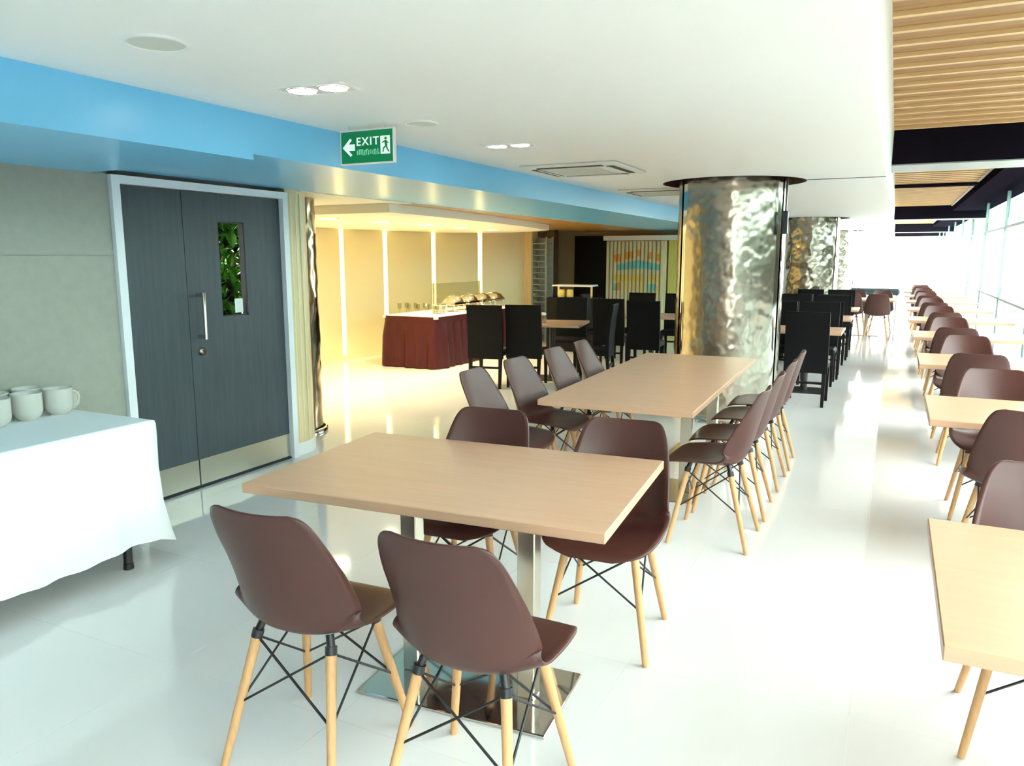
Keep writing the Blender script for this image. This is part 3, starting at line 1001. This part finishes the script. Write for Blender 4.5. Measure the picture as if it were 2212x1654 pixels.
GLS = MB().lathe([(0.0, 0.0), (0.032, 0.0), (0.032, 0.005), (0.005, 0.01), (0.005, 0.07), (0.03, 0.10), (0.034, 0.17), (0.030, 0.17), (0.026, 0.11), (0.0, 0.09)], n=16).mesh('stem_glass')
GLS.materials.append(M['drink'])
for i in range(10):
    o = obj('stem_glass', GLS, None, None, (-6.45 + 0.16 * (i % 5) + 0.02, 9.28 + 0.18 * (i // 5), 0.745))
    tag(o, 'stemmed drinking glass on the corner of the red buffet', 'glass', 'stem glasses on the buffet')
pl = MB()
for i in range(8):
    pl.lathe([(0.0, 0.0), (0.07, 0.0), (0.12, 0.012), (0.12, 0.015), (0.0, 0.006)], (0, 0, i * 0.012), 20)
o = thing('plate_stack', 'stack of white plates between the glasses and the chafing dishes', 'plates', (-6.1, 9.85, 0.745))
for i in range(8):
    obj('plate', MB().lathe([(0.0, 0.0), (0.07, 0.0), (0.12, 0.012), (0.12, 0.015), (0.0, 0.006)], (0, 0, i * 0.014), 20), 'china', o)
sg = thing('sneeze_guard', 'grey glass guard rail standing behind the chafing dishes', 'guard', (-6.52, 11.1, 0.745))
obj('pane', B(-0.006, 0.006, -0.8, 0.8, 0.1, 0.42), 'drink', sg)
for y_ in (-0.75, 0.75):
    obj('post', B(-0.012, 0.012, y_ - 0.012, y_ + 0.012, 0, 0.43), 'steel', sg)

# serving stand and tray rack
st_ = thing('serving_stand', 'black serving stand with a white top shelf in front of the doorway', 'stand', (-4.85, 12.2, 0))
obj('counter', B(-0.42, 0.42, -0.25, 0.25, 0, 0.90, bev=0.005), 'blackwood', st_)
obj('top_shelf', B(-0.34, 0.34, -0.2, 0.2, 1.09, 1.115), 'white', st_)
for x in (-0.30, 0.30):
    obj('post', B(x - 0.015, x + 0.015, -0.015, 0.015, 0.9, 1.09), 'steel', st_)
for x in (-0.2, -0.05):
    tag(obj('warming_jar', MB().lathe([(0.0, 0.0), (0.05, 0.0), (0.055, 0.02), (0.055, 0.12), (0.04, 0.14), (0.0, 0.14)], n=18), 'artyellow', None, (-4.85 + x, 12.1, 0.9005)),
        'amber jar under the white shelf, %s' % ('by the post' if x < -0.1 else 'second from the post'), 'jar', 'jars under the white shelf')
rk = thing('tray_rack', 'tall blue-grey tray rack beside the cream wall end', 'rack', (-5.93, 13.25, 0))
for x in (-0.14, 0.14):
    for y_ in (-0.15, 0.15):
        obj('post', B(x - 0.015, x + 0.015, y_ - 0.015, y_ + 0.015, 0, 1.95), 'bluegrey', rk)
for i in range(16):
    obj('tray', B(-0.13, 0.13, -0.15, 0.15, 0.2 + i * 0.108, 0.215 + i * 0.108), 'bluegrey', rk)
obj('back_panel', B(-0.13, 0.13, 0.15, 0.16, 0.1, 1.93), 'bluegrey', rk)

# slatted coloured screen
sc = thing('slatted_screen', 'cream slatted screen painted with orange and teal bands, on the tan wall', 'screen', (-5.18, 14.70, 0))
cols = ['artorange', 'artteal', 'artpink', 'artyellow']
rs = random.Random(3)
for i in range(15):
    x = 0.0 + i * 0.079
    s1 = obj('slat', B(x, x + 0.05, 0, 0.06, 0.15, 1.88), 'artcream', sc)
    if 2 <= i <= 13:
        d = abs(i - 8) / 6.0
        zt = 1.72 - 0.10 * d
        segs = [('artorange', zt - 0.13, zt), ('artteal', zt - 0.36 + 0.06 * d, zt - 0.2), ('artyellow', 1.10, 1.24), (cols[rs.randrange(4)], 0.92, 1.02 + 0.06 * rs.random())]
        for (mn, a, b) in segs:
            if rs.random() < 0.85:
                obj('painted_band', B(x - 0.002, x + 0.052, -0.004, 0.055, a, b), mn, s1)
obj('backing', B(-0.02, 1.2, 0.07, 0.1, 0.1, 1.89), 'artcream', sc)

# small things on the black tables
for i, (x, y_) in enumerate(((-4.05, 9.05), (-0.75, 9.55), (-0.78, 11.5))):
    t = thing('napkin_holder', 'white napkin holder on the %s' % ('dining table beside the red buffet', 'first aisle dining table', 'second aisle dining table')[i], 'napkin holder', (x, y_, 0.74))
    obj('box', B(-0.05, 0.05, -0.03, 0.03, 0, 0.10, bev=0.005), 'steel', t)
    obj('napkins', B(-0.045, 0.045, -0.025, 0.025, 0.09, 0.13, bev=0.004), 'cloth', t)

# ------------------------------------------------------------------ on the ceiling
for i, (x, y_, r_, l) in enumerate(((-2.275, 1.90, 0.098, 'round white ceiling speaker above the white clothed table'), (-2.335, 3.61, 0.085, 'round white ceiling speaker past the exit sign'))):
    t = thing('ceiling_speaker', l, 'speaker', (x, y_, CZ))
    obj('rim', MB().lathe([(r_ * 1.1, 0.0), (r_ * 1.1, -0.005), (r_ * 0.96, -0.009), (r_ * 0.94, -0.004)], n=40), 'white', t)
    obj('grille', MB().lathe([(r_ * 0.95, -0.004), (r_ * 0.5, -0.007), (0.001, -0.008)], n=40), 'speaker', t)
for i, (x, y_) in enumerate(((-2.27, 2.705), (-2.29, 4.57))):
    t = thing('twin_downlight', 'twin recessed downlight with two round lamps, %s the exit sign' % ('in front of', 'beyond')[i], 'downlight', (x, y_, CZ), R(4), 'twin downlights')
    fm = MB()
    fm.box(-0.175, 0.175, -0.09, -0.075, -0.006, 0.0).box(-0.175, 0.175, 0.075, 0.09, -0.006, 0.0)
    fm.box(-0.175, -0.16, -0.075, 0.075, -0.006, 0.0).box(0.16, 0.175, -0.075, 0.075, -0.006, 0.0)
    obj('frame', fm, 'white', t)
    obj('recess_plate', B(-0.16, 0.16, -0.075, 0.075, -0.0025, -0.0005), 'lamprim', t)
    for sx in (-0.08, 0.08):
        l = obj('lamp', MB().lathe([(0.066, -0.003), (0.066, -0.006), (0.06, -0.006)], (sx, 0, 0), 28), 'lamprim', t)
        obj('lamp_face', MB().disc((sx, 0, -0.0055), 0.06, 28), 'lamp', l)
for i, (x, y_) in enumerate(((-2.32, 6.0), (-2.32, 8.42))):
    t = thing('air_conditioner', 'square ceiling air conditioner cassette with four dark slots, %s' % ('in front of the wide column', 'beside the wide column')[i], 'air conditioner', (x, y_, CZ), 0, 'ceiling air conditioners')
    obj('panel', B(-0.40, 0.40, -0.40, 0.40, -0.022, -0.001, bev=0.008), 'acwhite', t)
    for k in range(4):
        a = k * math.pi / 2
        m = Matrix.Rotation(a, 4, 'Z')
        obj('louvre_slot', MB().box(-0.27, 0.27, -0.345, -0.285, -0.026, -0.02, mtx=m), 'slot', t)
        obj('louvre_blade', MB().box(-0.26, 0.26, -0.300, -0.287, -0.03, -0.026, mtx=m), 'acwhite', t)
    g = obj('grille', B(-0.24, 0.24, -0.24, 0.24, -0.028, -0.02), 'acwhite', t)
    for k in range(9):
        obj('grille_slat', B(-0.22, 0.22, -0.21 + k * 0.05, -0.20 + k * 0.05, -0.031, -0.027), 'speaker', g)

# ---- exit sign
sg = thing('exit_sign', 'green EXIT sign with arrow and running figure hanging from the ceiling', 'sign', (-2.63, 3.53, 2.09))
SW, SH_ = 0.172, 0.168
obj('panel', B(-SW, SW, -0.012, 0.012, 0.0, SH_, bev=0.002), 'green', sg)
ed = MB().box(-SW - 0.006, SW + 0.006, -0.011, 0.013, SH_, SH_ + 0.008).box(-SW - 0.006, SW + 0.006, -0.011, 0.013, -0.006, 0.0).box(-SW - 0.006, -SW, -0.011, 0.013, 0, SH_).box(SW, SW + 0.006, -0.011, 0.013, 0, SH_)
obj('border', ed, 'white', sg)
for x in (-0.12, 0.12):
    obj('rod', MB().tube((x, 0, SH_), (x, 0, CZ - 2.09), 0.004, n=6), 'white', sg)
def flat(polys, y_, th=0.002):
    m = MB()
    for P in polys:
        n_ = len(P)
        m.add([(x, y_, z) for x, z in P] + [(x, y_ + th, z) for x, z in P], [tuple(range(n_)), tuple(reversed(range(n_, 2 * n_)))] + [(i, n_ + i, n_ + (i + 1) % n_, (i + 1) % n_) for i in range(n_)])
    return m
cz = SH_ / 2
arrow = [[(-0.160, cz), (-0.108, cz + 0.048), (-0.096, cz + 0.040), (-0.120, cz + 0.017), (-0.120, cz - 0.017), (-0.096, cz - 0.040), (-0.108, cz - 0.048)], [(-0.121, cz - 0.017), (-0.121, cz + 0.017), (-0.078, cz + 0.017), (-0.078, cz - 0.017)]]
obj('arrow', flat(arrow, -0.0145), 'signwhite', sg)
fc = bpy.data.curves.new('exit_text', 'FONT')
fc.body = 'EXIT'
fc.size = 0.06
fc.space_character = 1.22
fc.extrude = 0.001
fc.offset = 0.0008
fo = bpy.data.objects.new('exit_text', fc)
COL.objects.link(fo)
dg = bpy.context.evaluated_depsgraph_get()
dg.update()
tm = bpy.data.meshes.new_from_object(fo.evaluated_get(dg))
bpy.data.objects.remove(fo)
xs = [v.co.x for v in tm.vertices]
k = 0.148 / (max(xs) - min(xs))
x0 = min(xs)
tm.transform(Matrix.Translation((-0.064, -0.0135, cz + 0.008)) @ Matrix.Rotation(R(90), 4, 'X') @ Matrix.Diagonal((k, 1.0, 1, 1)) @ Matrix.Translation((-x0, 0, 0)))
tm.materials.clear()
obj('lettering', tm, 'signwhite', sg)
marks = []
rs = random.Random(5)
x = -0.064
while x < 0.078:
    ww = rs.uniform(0.004, 0.007)
    lo_, hi_ = cz - 0.046 + rs.uniform(0, 0.006), cz - 0.012 - rs.uniform(0, 0.008)
    marks.append([(x, lo_), (x, hi_), (x + ww, hi_), (x + ww, lo_)])
    if rs.random() < 0.5:
        zz = rs.choice((hi_ - 0.006, lo_, (lo_ + hi_) / 2))
        marks.append([(x, zz), (x, zz + 0.006), (x + 0.013, zz + 0.006), (x + 0.013, zz)])
    x += 0.0125
obj('small_lettering', flat(marks, -0.0140, 0.0015), 'signpale', sg)
obj('pictogram_field', flat([[(0.094, cz - 0.044), (0.094, cz + 0.050), (0.156, cz + 0.050), (0.156, cz - 0.044)]], -0.0135, 0.001), 'signwhite', sg)
def limb(x0, z0, x1, z1, wd):
    d = Vector((x1 - x0, z1 - z0)).normalized()
    nx, nz = -d.y * wd / 2, d.x * wd / 2
    return [(x0 + nx, z0 + nz), (x1 + nx, z1 + nz), (x1 - nx, z1 - nz), (x0 - nx, z0 - nz)]
px = 0.125
man = [[(px + 0.004 + 0.008 * math.cos(t * math.pi / 5), cz + 0.036 + 0.008 * math.sin(t * math.pi / 5)) for t in range(10)][::-1],
       limb(px + 0.002, cz + 0.026, px + 0.008, cz - 0.004, 0.014), limb(px, cz + 0.024, px - 0.018, cz + 0.014, 0.006), limb(px + 0.004, cz + 0.024, px + 0.022, cz + 0.010, 0.006),
       limb(px + 0.008, cz - 0.002, px - 0.010, cz - 0.014, 0.008), limb(px - 0.010, cz - 0.012, px - 0.014, cz - 0.034, 0.007), limb(px + 0.008, cz - 0.002, px + 0.014, cz - 0.020, 0.008), limb(px + 0.013, cz - 0.019, px + 0.026, cz - 0.034, 0.007)]
obj('running_figure', flat(man, -0.0150, 0.001), 'green', sg)
